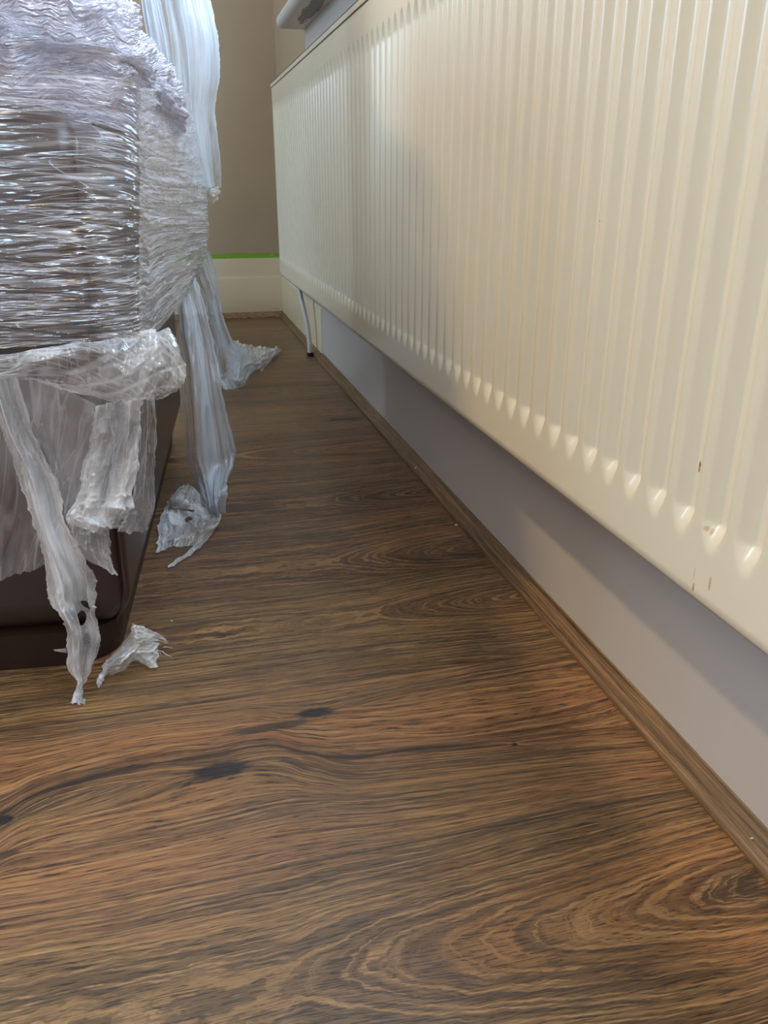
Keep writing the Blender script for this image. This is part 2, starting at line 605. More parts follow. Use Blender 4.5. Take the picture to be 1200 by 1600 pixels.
PLANK = [(0.2618, 0.511, (1.02, 1.0, 0.92)), (0.511, 0.7602, (1.02, 0.96, 0.92)), (0.7602, 1.0094, (0.93, 0.98, 0.90)), (1.0094, 1.2586, (0.74, 0.72, 0.76)), (1.2586, 1.5078, (0.76, 0.74, 0.78)), (1.5078, 3.6, (0.9, 0.86, 0.86))]
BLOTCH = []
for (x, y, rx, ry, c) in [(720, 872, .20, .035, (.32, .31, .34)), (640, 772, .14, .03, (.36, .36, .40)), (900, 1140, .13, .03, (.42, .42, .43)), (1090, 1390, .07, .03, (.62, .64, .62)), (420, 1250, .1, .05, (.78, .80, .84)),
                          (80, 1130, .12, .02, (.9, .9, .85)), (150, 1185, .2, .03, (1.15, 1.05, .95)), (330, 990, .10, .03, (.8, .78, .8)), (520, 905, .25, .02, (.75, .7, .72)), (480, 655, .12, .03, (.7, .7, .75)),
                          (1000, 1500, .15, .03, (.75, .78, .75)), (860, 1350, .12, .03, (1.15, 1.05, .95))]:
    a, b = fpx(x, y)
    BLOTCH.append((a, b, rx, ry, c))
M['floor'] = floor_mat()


def trim_mat(name, along, tone):
    t = NT(name)
    o = t.xyz(t.pos())
    L = o[1] if along == 'y' else o[0]
    q = t.add(o[0] if along == 'y' else o[1], o[2])
    f1 = t.noise(t.vec(t.mul(L, 7), t.mul(q, 210), t.mul(t.sub(o[2], o[0]), 60)), 1, 4, 0.62)
    f2 = t.noise(t.vec(t.mul(L, 30), t.mul(q, 600), 3.0), 1, 3, 0.6)
    b = t.add(t.mul(f1, 0.7), t.mul(f2, 0.3))
    c = t.ramp(b, [(0.36, tuple(x*tone for x in lin(62, 46, 33))), (0.5, tuple(x*tone for x in lin(110, 84, 58))), (0.62, tuple(x*tone for x in lin(142, 110, 76)))])
    return t.pbr(c, 0.42, t.bump(b, 0.3, 0.001), 0.4)


M['trim'] = trim_mat('walnut_beading', 'y', 1.0)
M['trim_b'] = trim_mat('walnut_beading_end', 'x', 1.35)


def leather_mat():
    t = NT('dark_brown_leather')
    p = t.pos()
    v = t.n('TexVoronoi'); t.put(v.inputs['Vector'], p); v.inputs['Scale'].default_value = 420
    n = t.noise(p, 5, 3)
    c = t.mix(t.rng(n, 0.35, 0.65), lin(44, 30, 28), lin(56, 38, 35))
    return t.pbr(c, 0.40, t.bump(v.outputs['Distance'], 0.01, 0.0004), 0.5, 0.35, 0.25)


M['leather'] = leather_mat()
M['plinth'] = paint('dark_plinth', lin(40, 24, 18), 0.45)


def film(name, tint, base, creases, gloss=0.5, rough=0.16, edge=0.35, bump=0.5, bdist=0.002, trans=0.35, dets=None, cap=0.95, clus=(14, 9, 1), cmin=0.35, qs=(14, 9, 1)):
    """Thin polythene: clear where it is flat and single, whiter where it is creased, doubled or seen edge-on.
    creases = list of (scale u, scale v, rotation, threshold lo, hi, strength)"""
    t = NT(name)
    uv = t.pos('UV')
    op = None; h = None
    for i, (su, sv, rot, lo, hi, k) in enumerate(creases):
        q = t.mapv(t.mapv(uv, rot=(0, 0, rot)), loc=(3.1*i, 1.7*i, 0), scale=(su, sv, 1))
        n = t.noise(q, 1, dets[i] if dets else 3, 0.6, 0.1)
        r = t.sub(1.0, t.ma('ABSOLUTE', t.mul(t.sub(n, 0.5), 4.0)))     # ridge along the 0.5 level
        m = t.mul(t.rng(r, lo, hi), k)
        op = m if op is None else t.ma('MAXIMUM', op, m)
        hh = t.mul(r, 1.0/(i+1))
        h = hh if h is None else t.add(h, hh)
    q = t.noise(t.mapv(uv, scale=qs), 1, 3)
    op = t.mul(op, t.rng(t.noise(t.mapv(uv, scale=clus), 1, 2), 0.36, 0.62, cmin, 1.0))
    lw = t.n('LayerWeight'); lw.inputs['Blend'].default_value = 0.35
    fc = t.mul(t.ma('POWER', lw.outputs['Facing'], 2.0), edge)
    hz = t.mul(t.rng(q, 0.36, 0.64), base*1.15)
    op = t.add(t.add(t.add(op, base*0.38), hz), fc)
    op = t.ma('MINIMUM', op, cap)
    nrm = t.bump(h, bump, bdist)
    df = t.n('BsdfDiffuse'); df.inputs[0].default_value = (*tint, 1); t.put(df.inputs['Normal'], nrm)
    tr = t.n('BsdfTranslucent'); tr.inputs[0].default_value = (*tint, 1)
    m1 = t.n('MixShader'); m1.inputs[0].default_value = trans
    t.t.links.new(df.outputs[0], m1.inputs[1]); t.t.links.new(tr.outputs[0], m1.inputs[2])
    tp = t.n('BsdfTransparent'); tp.inputs[0].default_value = (0.97, 0.97, 0.98, 1)
    m2 = t.n('MixShader'); t.put(m2.inputs[0], op)
    t.t.links.new(tp.outputs[0], m2.inputs[1]); t.t.links.new(m1.outputs[0], m2.inputs[2])
    gl = t.n('BsdfGlossy'); gl.inputs['Roughness'].default_value = rough
    gl.inputs[0].default_value = (1, 1, 1, 1); t.put(gl.inputs['Normal'], nrm)
    lg = t.n('LayerWeight'); lg.inputs['Blend'].default_value = 0.3; t.put(lg.inputs['Normal'], nrm)
    gf = t.add(t.mul(t.ma('POWER', lg.outputs['Facing'], 3.0), 0.30*gloss), 0.085*gloss)
    m3 = t.n('MixShader'); t.put(m3.inputs[0], gf)
    t.t.links.new(m2.outputs[0], m3.inputs[1]); t.t.links.new(gl.outputs[0], m3.inputs[2])
    t.t.links.new(m3.outputs[0], t.out.inputs[0])
    return t.m


WH = (0.95, 0.97, 1.0)
M['stretch'] = film('stretch_film', (0.86, 0.88, 0.96), 0.035, [(1.6, 75, 0.012, 0.88, 1.0, 0.60), (2.0, 130, -0.03, 0.90, 1.0, 0.65), (2.0, 110, 0.05, 0.92, 1.0, 0.6), (2.0, 40, -0.09, 0.96, 1.0, 0.6), (3, 260, 0.02, 0.8, 1.0, 0.25)], 1.3, 0.13, 0.30, 0.8, 0.003, dets=[1, 1, 1, 0, 1], clus=(5, 26, 1), cmin=0.06)  # white streaks: bunched layers, plus highlights put into the opacity
M['gather'] = film('gathered_stretch_film', (0.86, 0.87, 0.96), 0.13, [(6, 130, 0.03, 0.80, 1.0, 0.55), (8, 220, -0.06, 0.82, 1.0, 0.5), (12, 90, 0.15, 0.90, 1.0, 0.55)], 1.3, 0.14, 0.3, 0.8, 0.003, dets=[2, 2, 2], clus=(12, 30, 1), cmin=0.35)
M['hem'] = film('puffed_polythene', WH, 0.34, [(6, 50, 0.25, 0.80, 1.0, 0.40), (9, 100, -0.30, 0.84, 1.0, 0.35), (70, 9, 0.15, 0.90, 1.0, 0.30)], 1.1, 0.15, 0.45, 0.5, 0.003, dets=[0, 1, 1], qs=(16, 22, 1))
M['bundle'] = film('bunched_film', (0.80, 0.78, 0.90), 0.46, [(10, 40, 0.25, 0.6, 0.97, 0.4), (40, 30, 0.7, 0.85, 1.0, 0.3), (20, 90, -0.3, 0.8, 1.0, 0.4)], 1.2, 0.15, 0.2, 1.0, 0.006, 0.25)
M['sheet'] = film('clear_polythene', WH, 0.15, [(26, 3, 0.12, 0.86, 1.0, 0.30), (60, 7, -0.2, 0.92, 1.0, 0.25)], 0.9, 0.16, 0.45, 0.5, 0.003, dets=[1, 1])
M['milky'] = film('milky_polythene', (0.78, 0.86, 0.96), 0.62, [(40, 1.2, 0.02, 0.6, 1.0, 0.30), (90, 2, -0.02, 0.80, 1.0, 0.2)], 0.6, 0.2, 0.4, 0.35, 0.003, dets=[1, 1], qs=(24, 1.0, 1))
M['torn'] = film('torn_polythene', WH, 0.48, [(34, 5, 0.12, 0.75, 1.0, 0.35), (80, 12, -0.25, 0.86, 1.0, 0.35), (60, 60, 0.9, 0.96, 1.0, 0.25)], 0.8, 0.18, 0.4, 0.5, 0.003, dets=[1, 2, 1])

# ------------------------------------------------------------------ the room
mesh('floor', [(XL, YF, FZ), (XW+0.4, YF, FZ), (XW+0.4, YB+0.2, FZ), (XL, YB+0.2, FZ)], [(0, 1, 2, 3)], M['floor'], smooth=False)['kind'] = 'structure'
b = MB().box((XL-0.1, YF-0.1, CZ), (XW+0.5, YB+0.3, CZ+0.1)).build('ceiling', M['ceiling']); tag(b, kind='structure')
mb = MB()
ly0, ly1, lz0, lz1 = 1.05, 2.45, 0.4, 1.7
mb.box((XL-0.25, YF-0.25, FZ-0.02), (XL, ly0, CZ)); mb.box((XL-0.25, ly1, FZ-0.02), (XL, YB+0.2, CZ))
mb.box((XL-0.25, ly0, FZ-0.02), (XL, ly1, lz0)); mb.box((XL-0.25, ly0, lz1), (XL, ly1, CZ))
b = mb.build('wall_left', M['wall']); tag(b, kind='structure')
w3 = empty('added_window_3', (XL, ly0, lz0)); tag(w3, kind='structure')  # unseen window added to go with the cool fill
mb = MB()
for (a, c) in ((ly0, ly0+0.05), (ly1-0.05, ly1), ((ly0+ly1)/2-0.03, (ly0+ly1)/2+0.03)): mb.box((XL-0.14, a, lz0), (XL-0.09, c, lz1))
mb.box((XL-0.14, ly0, lz0), (XL-0.09, ly1, lz0+0.05)); mb.box((XL-0.14, ly0, lz1-0.05), (XL-0.09, ly1, lz1))
mb.build('window_frame', M['frame'], w3)
b = MB().box((XL, YB+0.018, FZ-0.02), (XW+0.5, YB+0.2, CZ)).build('wall_back', M['wall']); tag(b, kind='structure')
WZ0, WZ1, WY0, WY1 = 0.46, 1.85, -1.5, 2.45
# right wall: beige stretch by the corner, window panel with the opening above the sill
mb = MB()
mb.box((XW+0.017, 2.70, FZ-0.02), (XW+0.3, YB+0.02, CZ))
b = mb.build('wall_right', M['wall']); tag(b, kind='structure')
mb = MB()
mb.box((XW, YF, FZ-0.02), (XW+0.3, 2.70, WZ0))
mb.box((XW, YF, WZ1), (XW+0.3, 2.70, CZ))
mb.box((XW, YF, WZ0), (XW+0.3, WY0, WZ1))
mb.box((XW, WY1, WZ0), (XW+0.3, 2.70, WZ1))
b = mb.build('wall_right_panel', M['panel']); tag(b, kind='structure')
# front wall with a window behind the camera
fx0, fx1, fz0, fz1 = -1.66, -1.24, 0.05, 1.65
mb = MB()
mb.box((XL, YF-0.25, FZ-0.02), (fx0, YF, CZ)); mb.box((fx1, YF-0.25, FZ-0.02), (XW+0.5, YF, CZ))
mb.box((fx0, YF-0.25, FZ-0.02), (fx1, YF, fz0)); mb.box((fx0, YF-0.25, fz1), (fx1, YF, CZ))
b = mb.build('wall_front', M['wall']); tag(b, kind='structure')
w2 = empty('window_2', (fx0, YF, fz0)); tag(w2, kind='structure')
mb = MB()
for (a, c) in ((fx0, fx0+0.05), (fx1-0.05, fx1)): mb.box((a, YF-0.14, fz0), (c, YF-0.09, fz1))
mb.box((fx0, YF-0.14, fz0), (fx1, YF-0.09, fz0+0.05)); mb.box((fx0, YF-0.14, fz1-0.05), (fx1, YF-0.09, fz1))
mb.build('window_frame', M['frame'], w2)

# window above the radiator: frame and the sill whose underside shows chipped paint
w1 = empty('window_1', (XW, WY0, WZ0)); tag(w1, kind='structure')
mb = MB()
for c in (WY0, -0.2, 1.1, WY1-0.05): mb.box((XW+0.20, c, WZ0), (XW+0.25, c+0.05, WZ1))
mb.box((XW+0.20, WY0, WZ0), (XW+0.25, WY1, WZ0+0.05)); mb.box((XW+0.20, WY0, WZ1-0.05), (XW+0.25, WY1, WZ1))
mb.build('window_frame', M['frame'], w1)


def sill_mat():
    t = NT('chipped_white_gloss')
    p = t.pos()
    o = t.xyz(p)
    c0 = lin(214, 212, 212)
    dy = t.ma('DIVIDE', t.sub(o[1], SILLP[1]), 0.22); dx = t.ma('DIVIDE', t.sub(o[0], SILLP[0]), 0.022)
    r = t.add(t.mul(dy, dy), t.mul(dx, dx))
    n = t.noise(t.mapv(p, scale=(60, 9, 20)), 1, 4, 0.65)
    mk = t.rng(t.add(r, t.mul(t.sub(n, 0.5), 2.6)), 0.92, 0.80)
    c = t.mix(mk, c0, t.ramp(t.noise(p, 90, 3), [(0.4, lin(58, 46, 42)), (0.65, lin(120, 104, 96))]))
    return t.pbr(c, 0.35, t.bump(mk, -0.4, 0.001), 0.5)


SZ = 0.4225
SX0 = 0.359
r_ = ray(488, 14); SILLP = r_*(SZ/r_[2])
M['sill'] = sill_mat()
prof = [(XW+0.2, SZ), (XW+0.2, SZ+0.038)]
for i in range(9):
    w = math.pi/2 + math.pi*i/8
    prof.append((SX0+0.017+0.017*math.cos(w), SZ+0.019+0.019*math.sin(w)))
prof = [(p, q) for p, q in prof]
MB().prism(prof, 'y', -1.65, 2.715).build('window_sill', M['sill'], w1, 0.006, True, 3)

# beading on the floor along the right wall and the back wall (quarter-hollow)


def scotia(sz, ht):
    return [(0, 0), (-sz, 0), (-sz, 0.0035), (-sz+0.0006, 0.0052), (-sz+0.0018, 0.0066), (-sz+0.0034, 0.0080), (-sz*0.55, 0.0138), (-sz*0.25, 0.0195), (-0.0016, ht-0.0006), (-0.0006, ht), (0, ht)]


pr = [(XW+p, FZ+q) for p, q in scotia(0.0185, 0.0245)]
b = MB().prism(pr, 'y', YF, YB).build('trim_right', M['trim'], smooth=False); tag(b, kind='structure')
pr = [(YB+p, FZ+q) for p, q in scotia(0.0185, 0.0245)]
b = MB().prism(pr, 'x', XL, XW).build('trim_back', M['trim_b'], smooth=False); tag(b, kind='structure')

# skirting: upper board and a thicker lower board with a ledge
mb = MB()
mb.box((XL, YB+0.010, FZ), (XW+0.018, YB+0.02, -0.284))
mb.prism([(YB+0.012, FZ), (YB, FZ), (YB, -0.362), (YB+0.002, -0.358), (YB+0.012, -0.3565)], 'x', XL, XW)
b = mb.build('baseboard_back', M['skirt'], bevel=0.0012); tag(b, kind='structure')
mb = MB()
mb.prism([(XW+0.018, FZ), (XW-0.003, FZ), (XW-0.003, -0.362), (XW, -0.358), (XW+0.018, -0.3565)], 'y', 2.545, YB)
mb.box((XW+0.010, 2.701, -0.3565), (XW+0.018, YB+0.018, -0.284))
b = mb.build('baseboard_right', M['skirt'], bevel=0.0012); tag(b, kind='structure')

# green masking tape left on top of the skirting
def tape_mat():
    t = NT('green_tape')
    p = t.pos()
    n = t.noise(t.mapv(p, scale=(30, 30, 60)), 1, 3)
    c = t.mix(t.rng(n, 0.62, 0.72), lin(124, 165, 52), lin(160, 175, 140))
    return t.pbr(c, 0.6, t.bump(n, 0.3, 0.001), 0.3)


M['tape'] = tape_mat()
nx = 160
xs = np.linspace(-0.7, XW+0.016, nx)
rows = []
for k in range(5):
    f = k/4
    zz = -0.286 + f*0.021 + (f > 0.9)*0.004*(noise(xs*22, 0, 0, 3)-0.5) - (f < 0.1)*0.002*noise(xs*30, 0, 0, 8)
    yy = YB+0.0165 - 0.005*(1-f)**2*ridge(xs*9, 0, 0, 5) - 0.0008
    rows.append(np.stack([xs, yy, zz], 1))
V_ = np.concatenate(rows)
F_ = [(k*nx+i, k*nx+i+1, (k+1)*nx+i+1, (k+1)*nx+i) for k in range(4) for i in range(nx-1)]
b = mesh('masking_tape', V_, F_, M['tape'])
tag(b, 'strip of bright green masking tape along the top of the back skirting board', 'tape')

# ------------------------------------------------------------------ radiator
rad = empty('radiator', (XR, 1.49, -0.304))
tag(rad, 'long cream white ribbed panel radiator hung on the wall under the window sill', 'radiator')
PITCH = 0.03871
Y0R, Y1R = 0.012, 2.995
PH = 1.165*XR
ZB, ZT = -0.304, 0.304
gz0, gz1 = -0.259, 0.247
per = 16
ny = int((Y1R-Y0R)/PITCH*per)+1
ys = np.linspace(Y0R, Y1R, ny)
zs = np.concatenate([np.linspace(ZB, gz0-0.004, 7), np.linspace(gz0, gz0+0.045, 22), np.linspace(gz0+0.06, gz1-0.06, 8), np.linspace(gz1-0.045, gz1, 18), np.linspace(gz1+0.004, ZT, 6)])
YY, ZZ = np.meshgrid(ys, zs)
ph = (YY-PH)/PITCH
ph = ph-np.round(ph)                       # 0 at the middle of a groove


def sstep(a, b, x):
    q = np.clip((x-a)/(b-a), 0, 1); return q*q*(3-2*q)


# groove outline: straight sides, tongue-shaped ends
half = 0.40
wz = half*np.clip((ZZ-gz0)/0.026, 0, 1)**0.45*np.clip((gz1-ZZ)/0.026, 0, 1)**0.45
wz = np.maximum(wz, 1e-4)
prof = 0.5+0.5*np.cos(np.pi*np.clip(np.abs(ph)/wz, 0, 1)**1.25)
q0 = np.clip((ZZ-gz0)/0.024, 0, 1); q1 = np.clip((gz1-ZZ)/0.022, 0, 1)
ends = q0**1.7*(1-(1-q1)**2.2)
dep = 0.0082*prof*ends
inside = (YY > Y0R+0.03) & (YY < Y1R-0.03)
dep = np.where(inside, dep, 0)
# gentle swell of the ridge between grooves and the rounded rim
XX = XR + dep
rim = np.minimum.reduce([ZZ-ZB, ZT-ZZ, YY-Y0R, Y1R-YY])
XX = XX + 0.006*(1-np.sqrt(np.clip(1-(1-np.clip(rim/0.006, 0, 1))**2, 0, 1)))
V_ = np.stack([XX, YY, ZZ], 2).reshape(-1, 3)
nz = len(zs)
F_ = [(j*ny+i, (j+1)*ny+i, (j+1)*ny+i+1, j*ny+i+1) for j in range(nz-1) for i in range(ny-1)]
b = mesh('front_panel', V_, F_, M['radiator'], rad)
m = b.modifiers.new('thick', 'SOLIDIFY'); m.thickness = 0.0016; m.offset = -1
MB().box((XR+0.007, Y0R+0.006, ZB+0.004), (XR+0.016, Y1R-0.006, ZB+0.030)).build('bottom_rail', M['radiator'], rad, 0.002)
# top cover with a folded lip over the front, and slots
mb = MB()
mb.box((XR-0.0022, Y0R-0.002, ZT-0.007), (XR+0.0, Y1R+0.002, ZT+0.004))
mb.box((XR-0.0022, Y0R-0.002, ZT+0.0025), (XR+0.010, Y1R+0.002, ZT+0.004))
mb.box((XR+0.050, Y0R-0.002, ZT+0.0025), (XR+0.056, Y1R+0.002, ZT+0.004))
nb = 150
for i in range(nb):
    yc = Y0R + (Y1R-Y0R)*(i+0.5)/nb
    mb.box((XR+0.010, yc-0.004, ZT+0.0025), (XR+0.050, yc+0.004, ZT+0.004))
mb.build('top_grille', M['radiator'], rad)
for yy in (Y0R-0.002, Y1R+0.0005):
    MB().box((XR+0.001, yy, ZB+0.012), (XR+0.055, yy+0.0015, ZT)).build('side_panel', M['radiator'], rad)
mb = MB()
nf = 160
prof = []
for i in range(nf):
    yc = Y0R+0.03 + (Y1R-Y0R-0.06)*i/(nf-1)
    prof.append((XR+(0.022 if i % 2 else 0.048), yc))
vv = [(x, y, z) for z in (ZB+0.06, ZT-0.02) for x, y in prof]
mesh('convector_fins', vv, [(i, i+1, nf+i+1, nf+i) for i in range(nf-1)], M['radiator'], rad, smooth=False)
for yc in (0.45, 1.5, 2.55):
    MB().box((XR+0.02, yc-0.02, ZT-0.16), (XW, yc+0.02, ZT-0.04)).build('bracket', M['frame'], rad)

# tail pipe from the radiator valve down to the floor
pipe = empty('radiator_pipe', (0.412, 2.63, FZ))
tag(pipe, 'thin white painted pipe bending down from the radiator to the floor near the corner', 'pipe')
pts = [(0.392, 2.70, -0.285), (0.392, 2.69, -0.305), (0.394, 2.675, -0.335), (0.400, 2.655, -0.375), (0.406, 2.640, -0.415), (0.410, 2.632, -0.455), (0.4115, 2.629, -0.49), (0.4115, 2.628, FZ)]
pts = spline(np.array(pts), 40)
MB().tube(pts, 0.0078).build('pipe', M['pipe'], pipe, smooth=True)
MB().tube([(0.4115, 2.628, FZ), (0.4115, 2.628, FZ+0.012)], 0.0105).build('floor_collar', M['dark'], pipe, smooth=False)

# ------------------------------------------------------------------ sofa
def L2W(s, t, z): return SO*np.array([1, 1, 0]) + SA*s + SB*t + np.array([0, 0, z])


def rr(s0, s1, t0, t1, r, n=8):
    out = []
    for (cx, cy, a) in ((s1-r, t0+r, -90), (s1-r, t1-r, 0), (s0+r, t1-r, 90), (s0+r, t0+r, 180)):
        for i in range(n+1):
            w = math.radians(a+90*i/n)
            out.append((cx+r*math.cos(w), cy+r*math.sin(w)))
    return out


def loft(name, levels, mat, parent, n=8):
    v, f = [], []
    for (z, s0, s1, t0, t1, r) in levels:
        v += [tuple(L2W(a, b_, z)) for a, b_ in rr(s0, s1, t0, t1, r, n)]
    m_ = 4*(n+1)
    for k in range(len(levels)-1):
        for i in range(m_):
            j = (i+1) % m_
            f.append((k*m_+i, k*m_+j, (k+1)*m_+j, (k+1)*m_+i))
    f.append(tuple(reversed(range(m_))))
    f.append(tuple((len(levels)-1)*m_+i for i in range(m_)))
    o = mesh(name, v, f, mat, parent)
    o.data.set_sharp_from_angle(angle=math.radians(50))
    return o


def pillow(s0, s1, t0, t1, z0, z1, r, e, lean=0.0):
    lv = []
    for i in range(9):
        w = math.pi/2*i/8
        lv.append((z0+e*(1-math.cos(w)) if False else z0+e*(1-math.sin(math.pi/2-w)), e*(1-math.sin(w))))
    for i in range(9):
        w = math.pi/2*i/8
        lv.append((z1-e*(1-math.sin(w)), e*(1-math.cos(w))))
    out = []
    for z, ins in lv:
        q = lean*(z-z0)/(z1-z0)
        out.append((z, s0+ins, s1-ins+q, t0+ins, t1-ins, max(r-ins*0.5, 0.006)))
    return out


sofa = empty('sofa', tuple(L2W(-0.5, 0.5, FZ)))
tag(sofa, 'dark brown leather sofa whose front corner stands on the floor under torn plastic', 'sofa')
AW = 0.30
loft('arm', pillow(-AW, 0.0, 0.0, 0.95, FZ+0.045, 0.070, 0.022, 0.045, 0.012), M['leather'], sofa)
loft('arm', pillow(-1.30, -1.30+AW, 0.0, 0.95, FZ+0.045, 0.085, 0.022, 0.045), M['leather'], sofa)
loft('seat', pillow(-1.30+AW, -AW, 0.01, 0.80, FZ+0.045, -0.22, 0.022, 0.03), M['leather'], sofa)
loft('seat_cushion', pillow(-1.29+AW, -AW-0.01, 0.0, 0.72, -0.22, -0.06, 0.05, 0.05), M['leather'], sofa)
loft('backrest', pillow(-1.28, -0.02, 0.70, 0.94, 0.02, 0.62, 0.06, 0.06), M['leather'], sofa)
loft('plinth', [(FZ, -1.27, -0.022, 0.012, 0.92, 0.05), (FZ+0.046, -1.27, -0.016, 0.008, 0.92, 0.05), (FZ+0.050, -1.28, -0.02, 0.02, 0.91, 0.05)], M['plinth'], sofa)
# piping down the front corner of the arm
pts = [L2W(-0.003+0.012*(z-FZ)/0.6, 0.003, z) for z in np.linspace(FZ+0.10, 0.04, 20)]
pts = [L2W(-0.020, 0.020, FZ+0.052), L2W(-0.009, 0.009, FZ+0.072)] + pts
MB().tube(pts, 0.0028, 8).build('piping', M['leather'], sofa, smooth=True)

# ------------------------------------------------------------------ stretch film wound round the arm
wrap = empty('stretch_film', tuple(L2W(-0.1, 0.3, -0.2)))
tag(wrap, 'clear stretch film wound tightly in shiny streaks round the sofa arm', 'plastic film')


def fr(x, y): return S(x, y, 0.014)


def col8(ys, rt):
    xs_ = [-130, -20, 60, 140, 200, 222, 252, 284, rt[0]]
    out = []
    for x, y in zip(xs_[:5], ys[:5]): out.append(fr(x, y))
    out.append(S(xs_[5]-4, ys[5], 0.004)); out.append(S(xs_[5]+8, ys[5]+3, -0.05))
    out.append(D(xs_[6], ys[6], 1.06)); out.append(D(xs_[7], ys[7], 1.36)); out.append(D(rt[0], rt[1], 1.62))
    return out


rows = [col8([90, 98, 105, 115, 125, 135, 140, 142], (289, 150)),
        col8([170, 172, 176, 184, 200, 214, 222, 226], (305, 228)),
        col8([262, 261, 262, 266, 275, 285, 296, 300], (318, 302)),
        col8([350, 350, 350, 350, 350, 352, 352, 352], (323, 350)),
        col8([430, 430, 430, 428, 425, 421, 408, 395], (322, 384)),
        col8([492, 490, 488, 486, 482, 475, 455, 430], (315, 414)),
        col8([550, 545, 540, 536, 534, 530, 508, 470], (302, 442))]


def d_wrap(u, v, U, V):
    a = ridge(U*3, V*95+noise(U*6, V*20, 0, 2)*0.6, 0, 11, 1)*0.0022
    c = ridge(U*4, V*190+U*6, 0, 12, 1)*0.0010
    e = ridge(U*2.5-V*0.6, V*40-U*4, 0, 14, 1)*0.0028
    tail = sstep(0.62, 0.95, u)
    cl = sstep(0.40, 0.62, noise(U*5, V*26, 0, 18))*0.85+0.15
    a, c, e = a*cl, c*cl, e*(0.4+0.6*cl)
    g = ridge(U*38, V*60, 0, 15, 3)*0.006*tail
    return (a+c+e)*(1-0.3*tail) + g


sheet('film_band', rows, 260, 460, M['stretch'], wrap, d_wrap, seed=3)
rows2 = [[r[5]*0.996] + [p*0.994 for p in r[7:]] for r in rows]
sheet('film_gather', rows2, 160, 300, M['gather'], wrap, lambda u, v, U, V: 0.003*(ridge(U*5, V*110, 0, 16, 2)-.4)+0.004*(ridge(U*9, V*60+U*6, 0, 17, 2)-.4)*sstep(.3, .9, u), seed=31)

# the bunched film over the top of the arm
def bundle():
    n, mz = 320, 130
    lev = [(0.072, -0.60, 0.065, 0.070, 0.46), (0.090, -0.62, 0.080, 0.010, 0.48), (0.112, -0.62, 0.080, -0.010, 0.50), (0.14, -0.62, 0.060, -0.002, 0.52), (0.19, -0.61, 0.035, 0.03, 0.52), (0.25, -0.60, 0.012, 0.06, 0.52),
           (0.29, -0.56, -0.02, 0.10, 0.49), (0.305, -0.48, -0.08, 0.17, 0.42)]
    lev = spline(np.array(lev), mz)
    P = []
    for (z, s0, s1, t0, t1) in lev:
        q = np.array(rr(s0, s1, t0, t1, min(0.09, (s1-s0)/2.2, (t1-t0)/2.2), 40))
        dd = np.r_[0, np.cumsum(np.linalg.norm(np.diff(np.r_[q, q[:1]], axis=0), axis=1))]
        tt = np.linspace(0, dd[-1], n+1)[:-1]
        qq = np.r_[q, q[:1]]
        a = np.roll(np.interp(tt, dd, qq[:, 0]), -n//2); c = np.roll(np.interp(tt, dd, qq[:, 1]), -n//2)
        P.append(np.array([L2W(x, y, z) for x, y in zip(a, c)]))
    P = np.array(P)
    ctr = P.mean(1, keepdims=True)
    N = normals(np.concatenate([P, P[:, :1]], 1))[:, :-1]
    sg = np.sign((N*(P-ctr)).sum(2, keepdims=True)); N = N*np.where(sg == 0, 1, sg)
    x, y, z = P[..., 0], P[..., 1], P[..., 2]
    d = 0.042*(ridge(x*13, y*13, z*19, 21, 4)-0.5) + 0.012*(ridge(x*35, y*35, z*45, 22, 3)-0.5) + 0.02*(noise(x*9, y*9, z*9, 23)-0.5)
    P = P + N*d[..., None]
    arc = np.linspace(0, 2.2, n)[None, :].repeat(mz, 0)
    uv = np.stack([arc, np.linspace(0, 0.9, mz)[:, None].repeat(n, 1)], 2).reshape(-1, 2)
    f = [(j*n+i, j*n+(i+1) % n, (j+1)*n+(i+1) % n, (j+1)*n+i) for j in range(mz-1) for i in range(n)]
    f.append(tuple((mz-1)*n+i for i in range(n)))
    return mesh('bunched_top', P.reshape(-1, 3), f, M['bundle'], wrap, True, uv)


bundle()

# ------------------------------------------------------------------ torn sheet hanging down the sofa front
torn = empty('torn_plastic_sheet', tuple(S(120, 620, 0.02)))
tag(torn, 'torn clear plastic sheet hanging in ragged tails down the sofa front', 'plastic sheet')


def F(x, y, o=0.02): return S(x, y, o)


# gathered hem under the film
rows = [[F(-130, 552, .018), F(0, 556, .02), F(60, 546, .022), F(130, 534, .024), F(190, 528, .03), F(235, 520, .03), S(262, 512, -.02)],
        [F(-130, 566, .03), F(0, 572, .03), F(60, 556, .034), F(130, 545, .036), F(190, 545, .05), F(245, 540, .045), S(280, 550, .0)],
        [F(-130, 578, .035), F(0, 585, .03), F(60, 576, .034), F(130, 575, .03), F(190, 580, .055), F(250, 575, .055), S(286, 588, .01)],
        [F(-130, 590, .03), F(0, 588, .03), F(60, 590, .02), F(120, 600, .025), F(190, 615, .045), F(240, 610, .05), S(272, 605, .02)],
        [F(-130, 596, .02), F(0, 592, .02), F(50, 594, .018), F(115, 612, .02), F(185, 625, .03), F(225, 622, .04), S(252, 622, .02)]]


def d_hem(u, v, U, V):
    k = sstep(0.35, 0.75, u)
    return 0.012*(ridge(U*20+V*9, V*16-U*7, 0, 41, 4)-0.4)*k + 0.007*(ridge(U*7, V*55+U*4, 0, 42, 3)-0.4)*(1-k) + 0.004*(ridge(U*48-V*30, V*50+U*20, 0, 43, 3)-.4)*k


sheet('gathered_hem', rows, 220, 90, M['hem'], torn, d_hem, jag=(0, .003, 0, .003), seed=4)

